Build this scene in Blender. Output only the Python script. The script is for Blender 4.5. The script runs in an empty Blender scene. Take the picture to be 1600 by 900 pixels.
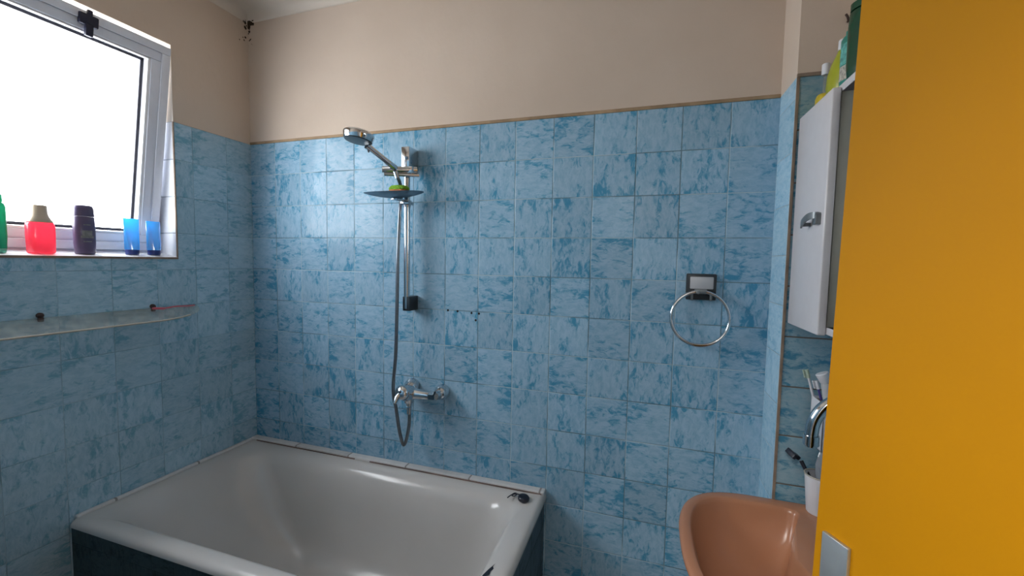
import bpy, bmesh, math, random
from mathutils import Vector, Matrix
random.seed(7)
COL = bpy.context.scene.collection
SC = bpy.context.scene
T = 0.15            # tile size
TOP = 2.031         # top of the tiling
CEIL = 2.63
RW = 2.42           # right wall
NEAR = -1.60        # near wall

# ------------------------------------------------------------------ materials
def new_mat(name):
    m = bpy.data.materials.new(name); m.use_nodes = True
    nt = m.node_tree
    return m, nt, nt.nodes['Principled BSDF']

def setp(b, color=None, rough=None, metal=None, spec=None, **kw):
    if color is not None: b.inputs['Base Color'].default_value = (*color, 1)
    if rough is not None: b.inputs['Roughness'].default_value = rough
    if metal is not None: b.inputs['Metallic'].default_value = metal
    if spec is not None: b.inputs['Specular IOR Level'].default_value = spec
    for k, v in kw.items(): b.inputs[k.replace('_', ' ')].default_value = v

def N(nt, t, **kw):
    n = nt.nodes.new(t)
    for k, v in kw.items(): setattr(n, k, v)
    return n

def math_(nt, op, a, b=None):
    n = N(nt, 'ShaderNodeMath', operation=op)
    for i, v in enumerate((a, b)):
        if v is None: continue
        if isinstance(v, (int, float)): n.inputs[i].default_value = v
        else: nt.links.new(v, n.inputs[i])
    return n.outputs[0]

def mixc(nt, fac, a, b, mode='MIX'):
    n = N(nt, 'ShaderNodeMix', data_type='RGBA', blend_type=mode)
    if isinstance(fac, (int, float)): n.inputs[0].default_value = fac
    else: nt.links.new(fac, n.inputs[0])
    for i, v in ((6, a), (7, b)):
        if isinstance(v, tuple): n.inputs[i].default_value = (*v, 1)
        else: nt.links.new(v, n.inputs[i])
    return n.outputs[2]

def ramp(nt, fac, stops):
    n = N(nt, 'ShaderNodeValToRGB')
    el = n.color_ramp.elements
    while len(el) < len(stops): el.new(0.5)
    for e, (p, c) in zip(el, stops):
        e.position = p; e.color = (*c, 1) if len(c) == 3 else c
    nt.links.new(fac, n.inputs[0])
    return n.outputs[0]

def simple(name, color, rough=0.5, metal=0.0, var=0.06, scale=30, bump=0.0, **kw):
    """a plain procedural material: colour slightly mottled by noise"""
    m, nt, b = new_mat(name)
    setp(b, color, rough, metal, **kw)
    tc = N(nt, 'ShaderNodeTexCoord')
    no = N(nt, 'ShaderNodeTexNoise'); no.inputs['Scale'].default_value = scale
    no.inputs['Detail'].default_value = 4
    nt.links.new(tc.outputs['Object'], no.inputs['Vector'])
    lo = tuple(max(0, c * (1 - var)) for c in color); hi = tuple(min(1, c * (1 + var)) for c in color)
    nt.links.new(ramp(nt, no.outputs[0], [(0.3, lo), (0.7, hi)]), b.inputs['Base Color'])
    if bump:
        bp = N(nt, 'ShaderNodeBump'); bp.inputs['Strength'].default_value = bump
        bp.inputs['Distance'].default_value = 0.004
        nt.links.new(no.outputs[0], bp.inputs['Height']); nt.links.new(bp.outputs[0], b.inputs['Normal'])
    return m

def tile_mat(name, light, mid, dark, grout=(0.25, 0.38, 0.42), gw=0.010, rough=0.16, strokes=1.0, wav=0.25, grout2=None, spec=0.14):
    """marbled square tiles, one cell per UV unit, each tile with its own turn and pattern"""
    m, nt, b = new_mat(name)
    L = nt.links.new
    uv = N(nt, 'ShaderNodeUVMap'); uv.uv_map = 'UVMap'
    fl = N(nt, 'ShaderNodeVectorMath', operation='FLOOR'); L(uv.outputs[0], fl.inputs[0])
    fr = N(nt, 'ShaderNodeVectorMath', operation='FRACTION'); L(uv.outputs[0], fr.inputs[0])
    wn = N(nt, 'ShaderNodeTexWhiteNoise', noise_dimensions='3D'); L(fl.outputs[0], wn.inputs['Vector'])
    sep = N(nt, 'ShaderNodeSeparateXYZ'); L(fr.outputs[0], sep.inputs[0])
    rs = N(nt, 'ShaderNodeSeparateColor'); L(wn.outputs['Color'], rs.inputs[0])
    turn = math_(nt, 'GREATER_THAN', rs.outputs[0], 0.5)
    a = math_(nt, 'ADD', math_(nt, 'MULTIPLY', sep.outputs[0], turn),
              math_(nt, 'MULTIPLY', sep.outputs[1], math_(nt, 'SUBTRACT', 1.0, turn)))
    c = math_(nt, 'ADD', math_(nt, 'MULTIPLY', sep.outputs[1], turn),
              math_(nt, 'MULTIPLY', sep.outputs[0], math_(nt, 'SUBTRACT', 1.0, turn)))
    cb = N(nt, 'ShaderNodeCombineXYZ')
    L(math_(nt, 'MULTIPLY', a, 2.2), cb.inputs[0]); L(c, cb.inputs[1])
    L(math_(nt, 'MULTIPLY', rs.outputs[1], 60.0), cb.inputs[2])
    def noise(sc, de, ro, di):
        n = N(nt, 'ShaderNodeTexNoise'); n.inputs['Scale'].default_value = sc; n.inputs['Detail'].default_value = de
        n.inputs['Roughness'].default_value = ro; n.inputs['Distortion'].default_value = di
        L(cb.outputs[0], n.inputs['Vector']); return n.outputs[0]
    n1 = noise(4.5, 8, 0.70, 0.6); n2 = noise(4.0, 8, 0.70, 0.7); n3 = noise(1.2, 2, 0.5, 0.3)
    base = ramp(nt, n1, [(0.36, mid), (0.60, light)])
    side = math_(nt, 'MULTIPLY', math_(nt, 'ABSOLUTE', math_(nt, 'SUBTRACT', c, 0.5)), 0.14)
    big = math_(nt, 'MULTIPLY', math_(nt, 'SUBTRACT', n3, 0.5), 0.55)
    st = math_(nt, 'ADD', math_(nt, 'ADD', n2, math_(nt, 'ADD', side, big)), math_(nt, 'MULTIPLY', rs.outputs[2], 0.06))
    stm = ramp(nt, st, [(0.575, (0, 0, 0)), (0.72, (strokes,) * 3)])
    col = mixc(nt, stm, base, dark)
    tint = math_(nt, 'ADD', 0.90, math_(nt, 'MULTIPLY', rs.outputs[1], 0.16))
    tcol = N(nt, 'ShaderNodeCombineColor')
    for i in range(3): L(tint, tcol.inputs[i])
    col = mixc(nt, 1.0, col, tcol.outputs[0], 'MULTIPLY')
    # grout: distance to the nearest edge of the cell
    def edge(s): return math_(nt, 'MINIMUM', s, math_(nt, 'SUBTRACT', 1.0, s))
    ed = math_(nt, 'MINIMUM', edge(sep.outputs[0]), edge(sep.outputs[1]))
    g = math_(nt, 'LESS_THAN', ed, gw)
    gc = grout
    if grout2:
        gn = N(nt, 'ShaderNodeTexNoise'); gn.inputs['Scale'].default_value = 0.6
        L(uv.outputs[0], gn.inputs['Vector'])
        gc = ramp(nt, gn.outputs[0], [(0.45, grout), (0.55, grout2)])
    col = mixc(nt, g, col, gc)
    L(col, b.inputs['Base Color']); b.inputs['Specular IOR Level'].default_value = spec
    mr = N(nt, 'ShaderNodeMapRange'); mr.inputs[3].default_value = rough; mr.inputs[4].default_value = 0.7
    L(g, mr.inputs[0]); L(mr.outputs[0], b.inputs['Roughness'])
    # bump: joints sunk, each tile a little wavy and set at its own tiny tilt
    sm = N(nt, 'ShaderNodeMapRange', interpolation_type='SMOOTHSTEP')
    sm.inputs[1].default_value = 0.0; sm.inputs[2].default_value = gw * 2.2
    L(ed, sm.inputs[0])
    nw = N(nt, 'ShaderNodeTexNoise'); nw.inputs['Scale'].default_value = 1.6
    L(cb.outputs[0], nw.inputs['Vector'])
    tilt = math_(nt, 'ADD', math_(nt, 'MULTIPLY', math_(nt, 'SUBTRACT', rs.outputs[0], 0.5), sep.outputs[0]),
                 math_(nt, 'MULTIPLY', math_(nt, 'SUBTRACT', rs.outputs[2], 0.5), sep.outputs[1]))
    h = math_(nt, 'ADD', sm.outputs[0], math_(nt, 'ADD', math_(nt, 'MULTIPLY', nw.outputs[0], wav * 4),
                                           math_(nt, 'MULTIPLY', tilt, wav * 3)))
    bp = N(nt, 'ShaderNodeBump'); bp.inputs['Strength'].default_value = 0.7; bp.inputs['Distance'].default_value = 0.0015
    L(h, bp.inputs['Height']); L(bp.outputs[0], b.inputs['Normal'])
    return m

def plaster_mat(name, c1, c2):
    m, nt, b = new_mat(name); L = nt.links.new
    setp(b, rough=0.9, spec=0.2)
    tc = N(nt, 'ShaderNodeTexCoord')
    n1 = N(nt, 'ShaderNodeTexNoise'); n1.inputs['Scale'].default_value = 2.2; n1.inputs['Detail'].default_value = 5
    n2 = N(nt, 'ShaderNodeTexNoise'); n2.inputs['Scale'].default_value = 45; n2.inputs['Detail'].default_value = 5
    mp = N(nt, 'ShaderNodeMapping'); mp.inputs['Scale'].default_value = (1, 1, 0.6)
    L(tc.outputs['Object'], n1.inputs['Vector']); L(tc.outputs['Object'], mp.inputs[0]); L(mp.outputs[0], n2.inputs['Vector'])
    L(ramp(nt, n1.outputs[0], [(0.3, c1), (0.7, c2)]), b.inputs['Base Color'])
    bp = N(nt, 'ShaderNodeBump'); bp.inputs['Strength'].default_value = 0.35; bp.inputs['Distance'].default_value = 0.003
    L(n2.outputs[0], bp.inputs['Height']); L(bp.outputs[0], b.inputs['Normal'])
    return m

M = {}
M['tile'] = tile_mat('blue_marbled_tile', (0.35, 0.52, 0.655), (0.235, 0.425, 0.575), (0.075, 0.29, 0.46),
                     grout=(0.15, 0.24, 0.29), grout2=(0.42, 0.55, 0.62), gw=0.010, rough=0.14)
M['tile_left'] = tile_mat('blue_marbled_tile_lit', (0.43, 0.61, 0.725), (0.32, 0.51, 0.64), (0.15, 0.37, 0.51),
                          grout=(0.22, 0.36, 0.45), grout2=(0.36, 0.52, 0.62), gw=0.006, rough=0.25, strokes=0.85, wav=0.4)  # same tile, colours lightened in place of fill light on the left wall
M['tile_lit'] = tile_mat('window_lit_blue_tile', (0.46, 0.66, 0.78), (0.34, 0.56, 0.72), (0.14, 0.40, 0.60),
                          grout=(0.36, 0.46, 0.52), gw=0.008, rough=0.2, strokes=0.5)  # casing side facing the window: its brighter light is put into the colour
M['tile_box'] = tile_mat('grey_blue_tile', (0.32, 0.46, 0.53), (0.22, 0.39, 0.48), (0.07, 0.24, 0.36),
                         grout=(0.16, 0.14, 0.12), gw=0.014, rough=0.2)
M['tile_white'] = tile_mat('white_reveal_tile', (0.90, 0.92, 0.95), (0.88, 0.90, 0.94), (0.85, 0.88, 0.92),
                           grout=(0.45, 0.48, 0.52), gw=0.016, rough=0.15, strokes=0.1)
M['tile_dark'] = tile_mat('dark_panel_tile', (0.055, 0.085, 0.095), (0.035, 0.06, 0.07), (0.02, 0.035, 0.04),
                          grout=(0.04, 0.065, 0.073), gw=0.01, rough=0.45)
M['tile_end'] = tile_mat('slate_blue_panel_tile', (0.10, 0.15, 0.18), (0.08, 0.12, 0.15), (0.05, 0.08, 0.1),
                         grout=(0.06, 0.08, 0.09), gw=0.012, rough=0.4)
M['tile_floor'] = tile_mat('floor_tile', (0.16, 0.18, 0.19), (0.12, 0.14, 0.15), (0.07, 0.08, 0.09),
                           grout=(0.08, 0.08, 0.08), gw=0.015, rough=0.3)
M['plaster'] = plaster_mat('cream_plaster', (0.58, 0.475, 0.385), (0.66, 0.55, 0.455))
M['ceiling'] = plaster_mat('ceiling_paint', (0.66, 0.60, 0.52), (0.74, 0.67, 0.59))
M['hall'] = plaster_mat('hall_paint', (0.40, 0.42, 0.44), (0.46, 0.48, 0.50))
M['grout_edge'] = simple('ochre_grout', (0.34, 0.235, 0.14), 0.9, var=0.3, scale=14, bump=0.5)
M['brown_edge'] = simple('brown_grout', (0.27, 0.20, 0.15), 0.9, var=0.3, scale=20, bump=0.4)
M['pvc'] = simple('white_pvc', (0.74, 0.77, 0.86), 0.35, var=0.02)
M['bead'] = simple('glazing_bead_white', (0.85, 0.85, 0.88), 0.4, var=0.02)
M['rubber'] = simple('dark_gasket', (0.03, 0.03, 0.045), 0.7)
M['black'] = simple('black_plastic', (0.012, 0.014, 0.025), 0.4)
M['latch'] = simple('navy_latch_plastic', (0.006, 0.008, 0.03), 0.5)
M['yellow'] = simple('yellow_door_paint', (0.40, 0.172, 0.001), 0.6, var=0.05, scale=3, bump=0.05, spec=0.12)
M['steel'] = simple('brushed_steel', (0.50, 0.54, 0.56), 0.38, 0.9, var=0.15, scale=12)
M['chrome'] = simple('chrome', (0.62, 0.64, 0.66), 0.10, 1.0, var=0.08, scale=25)
M['chrome_dark'] = simple('dark_chrome_hose', (0.20, 0.23, 0.26), 0.28, 0.9, var=0.1, scale=60)
M['grey_metal'] = simple('grey_satin_metal', (0.22, 0.24, 0.25), 0.4, 0.6, var=0.1)
M['plate_black'] = simple('dark_grey_plate', (0.035, 0.042, 0.048), 0.3, 0.2)
M['insert'] = simple('pale_grey_insert', (0.50, 0.51, 0.53), 0.35, var=0.03)
M['enamel'] = simple('white_enamel', (0.60, 0.575, 0.55), 0.16, var=0.04, scale=3)
M['strip'] = tile_mat('white_edge_tile', (0.66, 0.65, 0.64), (0.60, 0.60, 0.60), (0.55, 0.55, 0.56),
                      grout=(0.30, 0.28, 0.27), gw=0.012, rough=0.2, strokes=0.1)
M['gap_shade'] = simple('brown_gap_shade', (0.20, 0.14, 0.12), 0.7, var=0.4, scale=8)
M['pink_ceramic'] = simple('peach_ceramic', (0.41, 0.185, 0.10), 0.25, var=0.03, scale=4)
M['cab_white'] = simple('white_lacquer', (0.68, 0.66, 0.68), 0.3, var=0.02)
M['cab_side'] = simple('grey_melamine', (0.36, 0.36, 0.31), 0.5, var=0.05)
M['white_plastic'] = simple('white_plastic', (0.70, 0.71, 0.75), 0.3, var=0.02)
M['cream_plastic'] = simple('cream_plastic', (0.42, 0.40, 0.34), 0.4)
M['beige_cap'] = simple('beige_cap', (0.58, 0.46, 0.34), 0.4, var=0.05)
M['purple'] = simple('deep_purple_plastic', (0.10, 0.075, 0.15), 0.3)
M['navy'] = simple('navy_cap', (0.015, 0.03, 0.16), 0.3)
M['dark_green'] = simple('dark_green_plastic', (0.004, 0.055, 0.026), 0.25)
M['teal'] = simple('teal_plastic', (0.02, 0.22, 0.17), 0.3)
M['lime'] = simple('yellow_green_plastic', (0.36, 0.38, 0.02), 0.35)
M['lemon'] = simple('yellow_plastic', (0.62, 0.47, 0.03), 0.4)
M['label'] = simple('printed_label', (0.45, 0.42, 0.36), 0.5, var=0.5, scale=160)
M['label_teal'] = simple('teal_label', (0.10, 0.36, 0.32), 0.45, var=0.6, scale=110)
M['label_dim'] = simple('dim_label', (0.22, 0.21, 0.20), 0.4, var=0.3, scale=120)
M['sponge_green'] = simple('green_sponge', (0.16, 0.36, 0.015), 0.9, var=0.4, scale=150, bump=0.8)
M['sponge_orange'] = simple('orange_sponge', (0.55, 0.20, 0.07), 0.9, var=0.3, scale=150, bump=0.8)
M['mint'] = simple('pale_green_bristles', (0.42, 0.52, 0.42), 0.7, var=0.2, scale=300)
M['violet'] = simple('violet_plastic', (0.08, 0.06, 0.28), 0.4)
M['pink'] = simple('pink_plastic', (0.62, 0.12, 0.16), 0.35)
M['mould'] = simple('dark_mould', (0.05, 0.03, 0.015), 0.95, var=0.6, scale=80)
M['mirror'] = simple('mirror', (0.8, 0.83, 0.82), 0.03, 1.0, var=0.0)
M['holes'] = simple('hole_shadow', (0.01, 0.012, 0.014), 0.9)
M['tin'] = simple('brownish_screw', (0.06, 0.035, 0.03), 0.5, 0.4)

def translucent(name, color, trans=0.5, rough=0.2, gloss=0.08, back=0.5):
    """coloured see-through plastic: transparent + translucent + diffuse + a little gloss"""
    m = bpy.data.materials.new(name); m.use_nodes = True; nt = m.node_tree; L = nt.links.new
    nt.nodes.remove(nt.nodes['Principled BSDF']); out = nt.nodes['Material Output']
    tc = N(nt, 'ShaderNodeTexCoord'); no = N(nt, 'ShaderNodeTexNoise'); no.inputs['Scale'].default_value = 18
    L(tc.outputs['Object'], no.inputs['Vector'])
    c = ramp(nt, no.outputs[0], [(0.3, tuple(x * 0.9 for x in color)), (0.7, tuple(min(1, x * 1.1) for x in color))])
    tr = N(nt, 'ShaderNodeBsdfTransparent'); L(c, tr.inputs[0])
    tl = N(nt, 'ShaderNodeBsdfTranslucent'); L(c, tl.inputs[0])
    df = N(nt, 'ShaderNodeBsdfDiffuse'); L(c, df.inputs[0])
    gl = N(nt, 'ShaderNodeBsdfGlossy'); gl.inputs['Roughness'].default_value = rough
    a = N(nt, 'ShaderNodeMixShader'); a.inputs[0].default_value = back; L(df.outputs[0], a.inputs[1]); L(tl.outputs[0], a.inputs[2])
    b = N(nt, 'ShaderNodeMixShader'); b.inputs[0].default_value = trans; L(a.outputs[0], b.inputs[1]); L(tr.outputs[0], b.inputs[2])
    d = N(nt, 'ShaderNodeMixShader'); d.inputs[0].default_value = gloss; L(b.outputs[0], d.inputs[1]); L(gl.outputs[0], d.inputs[2])
    L(d.outputs[0], out.inputs[0])
    return m
M['pink_liquid'] = translucent('pink_red_gel', (1.0, 0.16, 0.24), 0.40, back=0.7)
M['blue_tube'] = translucent('glossy_blue_tube', (0.05, 0.50, 0.88), 0.15, 0.15, 0.30, back=0.8)
M['green_body'] = translucent('green_bottle', (0.01, 0.34, 0.20), 0.15, 0.2, 0.08, back=0.6)
M['green_clear'] = translucent('pale_green_base', (0.25, 0.62, 0.50), 0.35, 0.2, 0.08)
M['smoke_dish'] = translucent('smoky_blue_acrylic', (0.22, 0.36, 0.46), 0.5, 0.1, 0.18, back=0.5)
M['clear_plastic'] = translucent('frosted_clear_plastic', (0.95, 0.93, 0.89), 0.84, 0.2, 0.06)
M['frosted'] = translucent('frosted_bag_plastic', (0.65, 0.68, 0.72), 0.25, 0.2, 0.1)

m = bpy.data.materials.new('window_glass'); m.use_nodes = True; nt = m.node_tree
nt.nodes.remove(nt.nodes['Principled BSDF'])
tr = N(nt, 'ShaderNodeBsdfTransparent'); tr.inputs[0].default_value = (0.96, 0.97, 0.98, 1)
gl = N(nt, 'ShaderNodeBsdfGlossy'); gl.inputs['Roughness'].default_value = 0.02
mx = N(nt, 'ShaderNodeMixShader'); mx.inputs[0].default_value = 0.05
nt.links.new(tr.outputs[0], mx.inputs[1]); nt.links.new(gl.outputs[0], mx.inputs[2])
nt.links.new(mx.outputs[0], nt.nodes['Material Output'].inputs[0]); M['glass'] = m

# ------------------------------------------------------------------ mesh helpers
class MB:
    def __init__(s):
        s.bm = bmesh.new(); s.uv = s.bm.loops.layers.uv.new('UVMap')
    def face(s, pts, mi=0, uvs=None, smooth=False):
        f = s.bm.faces.new([s.bm.verts.new(p) for p in pts]); f.material_index = mi; f.smooth = smooth
        if uvs:
            for l, u in zip(f.loops, uvs): l[s.uv].uv = u
        return f
    def box(s, a, b, mi=0, bevel=0.0, seg=2, mat=None):
        a = Vector(a); b = Vector(b); c = (a + b) / 2; d = b - a
        r = bmesh.ops.create_cube(s.bm, size=1.0)
        vs = r['verts']
        bmesh.ops.scale(s.bm, vec=(abs(d.x), abs(d.y), abs(d.z)), verts=vs)
        if bevel:
            es = list({e for v in vs for e in v.link_edges})
            rr = bmesh.ops.bevel(s.bm, geom=es, offset=bevel, segments=seg, profile=0.5, affect='EDGES')
            vs = list({v for f in rr['faces'] for v in f.verts} | {v for v in vs if v.is_valid})
        bmesh.ops.translate(s.bm, vec=c, verts=vs)
        if mat is not None: bmesh.ops.transform(s.bm, matrix=mat, verts=vs)
        for f in {f for v in vs for f in v.link_faces}: f.material_index = mi
        return vs
    def loft(s, loops, cap0=True, cap1=True, mi=0, smooth=True):
        rings = [[s.bm.verts.new(p) for p in lp] for lp in loops]
        n = len(rings[0])
        for A, B in zip(rings, rings[1:]):
            for i in range(n):
                f = s.bm.faces.new((A[i], A[(i + 1) % n], B[(i + 1) % n], B[i])); f.smooth = smooth; f.material_index = mi
        if cap0: f = s.bm.faces.new(rings[0][::-1]); f.material_index = mi; f.smooth = False
        if cap1: f = s.bm.faces.new(rings[-1]); f.material_index = mi; f.smooth = False
        return rings
    def tube(s, pts, r, n=12, mi=0, closed=False, caps=True):
        pts = [Vector(p) for p in pts]; rr = r if isinstance(r, (list, tuple)) else [r] * len(pts)
        loops = []; up = None
        for i, p in enumerate(pts):
            if closed: t = pts[(i + 1) % len(pts)] - pts[i - 1]
            elif i == 0: t = pts[1] - pts[0]
            elif i == len(pts) - 1: t = pts[-1] - pts[-2]
            else: t = pts[i + 1] - pts[i - 1]
            t.normalize()
            if up is None: up = Vector((0, 0, 1)) if abs(t.z) < 0.9 else Vector((1, 0, 0))
            u = (up - t * up.dot(t)).normalized(); v = t.cross(u); up = u
            loops.append([p + (u * math.cos(a) + v * math.sin(a)) * rr[i] for a in (2 * math.pi * k / n for k in range(n))])
        if closed:
            loops.append(loops[0]); s.loft(loops, False, False, mi)
        else: s.loft(loops, caps, caps, mi)
    def lathe(s, o, axis, prof, n=32, mi=0, cap0=True, cap1=True, squash=None):
        """prof: (distance along axis, radius)"""
        o = Vector(o); t = Vector(axis).normalized()
        ref = Vector((0, 0, 1)) if abs(t.z) < 0.9 else Vector((1, 0, 0))
        u = (ref - t * ref.dot(t)).normalized(); v = t.cross(u)
        s.loft([[o + t * h + (u * math.cos(a) + v * math.sin(a) * (squash or 1)) * max(r, 1e-5)
                 for a in (2 * math.pi * k / n for k in range(n))] for h, r in prof], cap0, cap1, mi)
    def build(s, name, mats, parent=None, mods=(), origin=None):
        bmesh.ops.remove_doubles(s.bm, verts=s.bm.verts, dist=1e-6)
        bmesh.ops.recalc_face_normals(s.bm, faces=s.bm.faces)
        me = bpy.data.meshes.new(name)
        if origin is not None: bmesh.ops.translate(s.bm, vec=-Vector(origin), verts=s.bm.verts)
        s.bm.to_mesh(me); s.bm.free()
        for mt in (mats if isinstance(mats, (list, tuple)) else [mats]): me.materials.append(M[mt] if isinstance(mt, str) else mt)
        o = bpy.data.objects.new(name, me); COL.objects.link(o)
        if origin is not None: o.location = origin
        if parent is not None: o.parent = parent
        if 'subsurf' in mods:
            md = o.modifiers.new('s', 'SUBSURF'); md.levels = 2; md.render_levels = 2
        return o

def sharp(o, ang=35):
    me = o.data
    for p in me.polygons: p.use_smooth = True
    me.set_sharp_from_angle(angle=math.radians(ang)); return o

def tag(o, label=None, cat=None, group=None, kind=None):
    if label: o['label'] = label
    if cat: o['category'] = cat
    if group: o['group'] = group
    if kind: o['kind'] = kind
    return o

def empty(name, loc=(0, 0, 0)):
    o = bpy.data.objects.new(name, None); COL.objects.link(o); o.location = loc
    o.empty_display_size = 0.05; return o

class Thing:
    """a thing whose parts are given in world coordinates"""
    def __init__(s, name, loc, label=None, cat=None, group=None, kind=None, rot=0.0):
        s.o = empty(name, loc); s.loc = Vector(loc); s.o.rotation_euler = (0, 0, rot); tag(s.o, label, cat, group, kind)
    def part(s, name, mb, mats, label=None, parent=None, ang=35):
        # mesh in coordinates local to the thing's base
        bmesh.ops.translate(mb.bm, vec=-s.loc, verts=mb.bm.verts)
        o = mb.build(name, mats, parent or s.o); sharp(o, ang)
        if label: o['label'] = label
        return o

def sup(cx, cy, z, hx, hy, n=2.0, k=40, rot=0.0):
    out = []
    for i in range(k):
        a = 2 * math.pi * i / k; c, s_ = math.cos(a), math.sin(a)
        x = math.copysign(abs(c) ** (2 / n), c) * hx; y = math.copysign(abs(s_) ** (2 / n), s_) * hy
        out.append((cx + x * math.cos(rot) - y * math.sin(rot), cy + x * math.sin(rot) + y * math.cos(rot), z))
    return out

def rrect(x0, x1, y0, y1, r, z, k=12):
    pts = []
    for (cx, cy, a0) in ((x1 - r, y1 - r, 0), (x0 + r, y1 - r, 90), (x0 + r, y0 + r, 180), (x1 - r, y0 + r, 270)):
        for i in range(k):
            a = math.radians(a0 + 90 * i / (k - 1)); pts.append((cx + r * math.cos(a), cy + r * math.sin(a), z))
    return pts

def spline(P, k=8):
    """Catmull-Rom through P"""
    P = [Vector(p) for p in P]; Q = [P[0] * 2 - P[1]] + P + [P[-1] * 2 - P[-2]]; out = []
    for i in range(1, len(Q) - 2):
        a, b, c, d = Q[i - 1:i + 3]
        for j in range(k):
            t = j / k
            out.append(0.5 * ((2 * b) + (c - a) * t + (2 * a - 5 * b + 4 * c - d) * t * t + (3 * b - a - 3 * c + d) * t ** 3))
    return out + [P[-1]]

# ------------------------------------------------------------------ room
def quadY(mb, y, x0, x1, z0, z1, mi, u0=0.0):      # facing the camera side (normal -Y)
    mb.face([(x0, y, z0), (x1, y, z0), (x1, y, z1), (x0, y, z1)], mi,
            [((x - u0) / T, (z - TOP) / T) for x, z in ((x0, z0), (x1, z0), (x1, z1), (x0, z1))])
def quadX(mb, x, y0, y1, z0, z1, mi, u0=0.0, v0=TOP):
    mb.face([(x, y0, z0), (x, y1, z0), (x, y1, z1), (x, y0, z1)], mi,
            [((y - u0) / T, (z - v0) / T) for y, z in ((y0, z0), (y1, z0), (y1, z1), (y0, z1))])
def quadZ(mb, z, x0, x1, y0, y1, mi, s=T):
    mb.face([(x0, y0, z), (x1, y0, z), (x1, y1, z), (x0, y1, z)], mi, [(x / s, y / s) for x, y in ((x0, y0), (x1, y0), (x1, y1), (x0, y1))])

BX, BY = 2.24, -0.155                               # boxed pipe casing in the far right corner
mb = MB()
quadY(mb, 0, 0, BX, 0, TOP, 0); quadY(mb, 0, 0, BX, TOP, CEIL, 1)
wb = mb.build('wall_back', ['tile', 'plaster']); tag(wb, kind='structure')
def on_wall(name, build, mat, wall=wb):
    m_ = MB(); build(m_); o = m_.build(name, mat, wall); return o
on_wall('grout_band', lambda m_: m_.box((0.0, -0.004, TOP - 0.002), (BX, 0.003, TOP + 0.010), 0, 0.002), 'grout_edge')
# five dark drill holes left in the tiling
for (hx, hz) in ((1.064, 1.2800), (1.108, 1.2785), (1.171, 1.2745), (1.204, 1.2735), (1.190, 1.2455)):
    on_wall('drill_hole', lambda m_: m_.lathe((hx, 0.0, hz), (0, -1, 0), [(0, 0.0048), (0.0006, 0.0044)], 14), 'holes')

WY0, WY1, WZ0, WZ1 = -1.46, -0.348, 1.482, 2.332     # window opening
U0 = -0.1255
mb = MB()
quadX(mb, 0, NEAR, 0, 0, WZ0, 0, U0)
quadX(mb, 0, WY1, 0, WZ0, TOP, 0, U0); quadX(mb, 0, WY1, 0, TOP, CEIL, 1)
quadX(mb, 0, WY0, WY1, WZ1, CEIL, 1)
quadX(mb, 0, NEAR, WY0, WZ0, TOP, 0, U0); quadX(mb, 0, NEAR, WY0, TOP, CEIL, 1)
# the reveal: white tiles on the cheeks, plaster above
SB = 1.500                                          # sill height at the frame, it falls towards the room
def cheek(y):
    mb.face([(-0.3, y, 1.45), (0, y, 1.45), (0, y, TOP), (-0.3, y, TOP)], 2, [(a / T * 0.7, (b - TOP) / T) for a, b in ((-.3, 1.45), (0, 1.45), (0, TOP), (-.3, TOP))])
    mb.face([(-0.3, y, TOP), (0, y, TOP), (0, y, WZ1), (-0.3, y, WZ1)], 3)
cheek(WY1); cheek(WY0)
mb.face([(-0.3, WY0, WZ1), (0, WY0, WZ1), (0, WY1, WZ1), (-0.3, WY1, WZ1)], 3)
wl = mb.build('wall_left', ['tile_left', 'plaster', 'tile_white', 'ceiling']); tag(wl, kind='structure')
def onl(name, a, b, mat):
    m_ = MB(); m_.box(a, b, 0, 0.001); return m_.build(name, mat, wl)
onl('grout_band', (-0.002, WY1, TOP - 0.001), (0.002, 0, TOP + 0.002), 'plaster')
onl('edge_trim', (-0.004, WY1 - 0.003, WZ0 - 0.004), (0.0025, WY1 + 0.0015, TOP), 'brown_edge')
# window sill (sloping a little to the room)
mb = MB()
mb.face([(0.004, WY0, WZ0), (0.004, WY1, WZ0), (-0.10, WY1, SB), (-0.10, WY0, SB)], 0, [(0.5, WY0 / T), (0.5, WY1 / T), (1.2, WY1 / T), (1.2, WY0 / T)])
mb.face([(0.004, WY0, WZ0), (0.004, WY1, WZ0), (0.004, WY1, WZ0 - 0.008), (0.004, WY0, WZ0 - 0.008)], 1)
mb.face([(-0.3, WY0, SB - .02), (-0.3, WY1, SB - .02), (-0.10, WY1, SB), (-0.10, WY0, SB)], 0, [(1, 1), (1, 2), (2, 2), (2, 1)])
o = mb.build('trim_1', ['tile_white', 'brown_edge']); tag(o, kind='structure')

# casing
mb = MB()
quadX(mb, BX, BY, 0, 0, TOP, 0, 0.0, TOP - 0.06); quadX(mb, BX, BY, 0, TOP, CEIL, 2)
quadY(mb, BY, BX, RW, 0, TOP, 1, BX); quadY(mb, BY, BX, RW, TOP, CEIL, 2)
bxw = mb.build('wall_casing', ['tile_lit', 'tile_box', 'plaster']); tag(bxw, kind='structure')
m_ = MB(); m_.box((BX - 0.001, BY - 0.002, 0), (BX + 0.007, BY + 0.001, TOP), 0, 0.001)
m_.box((BX - 0.001, BY - 0.004, TOP - 0.002), (RW, BY + 0.002, TOP + 0.008), 0, 0.001); m_.build('grout_band', 'brown_edge', bxw)

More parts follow.
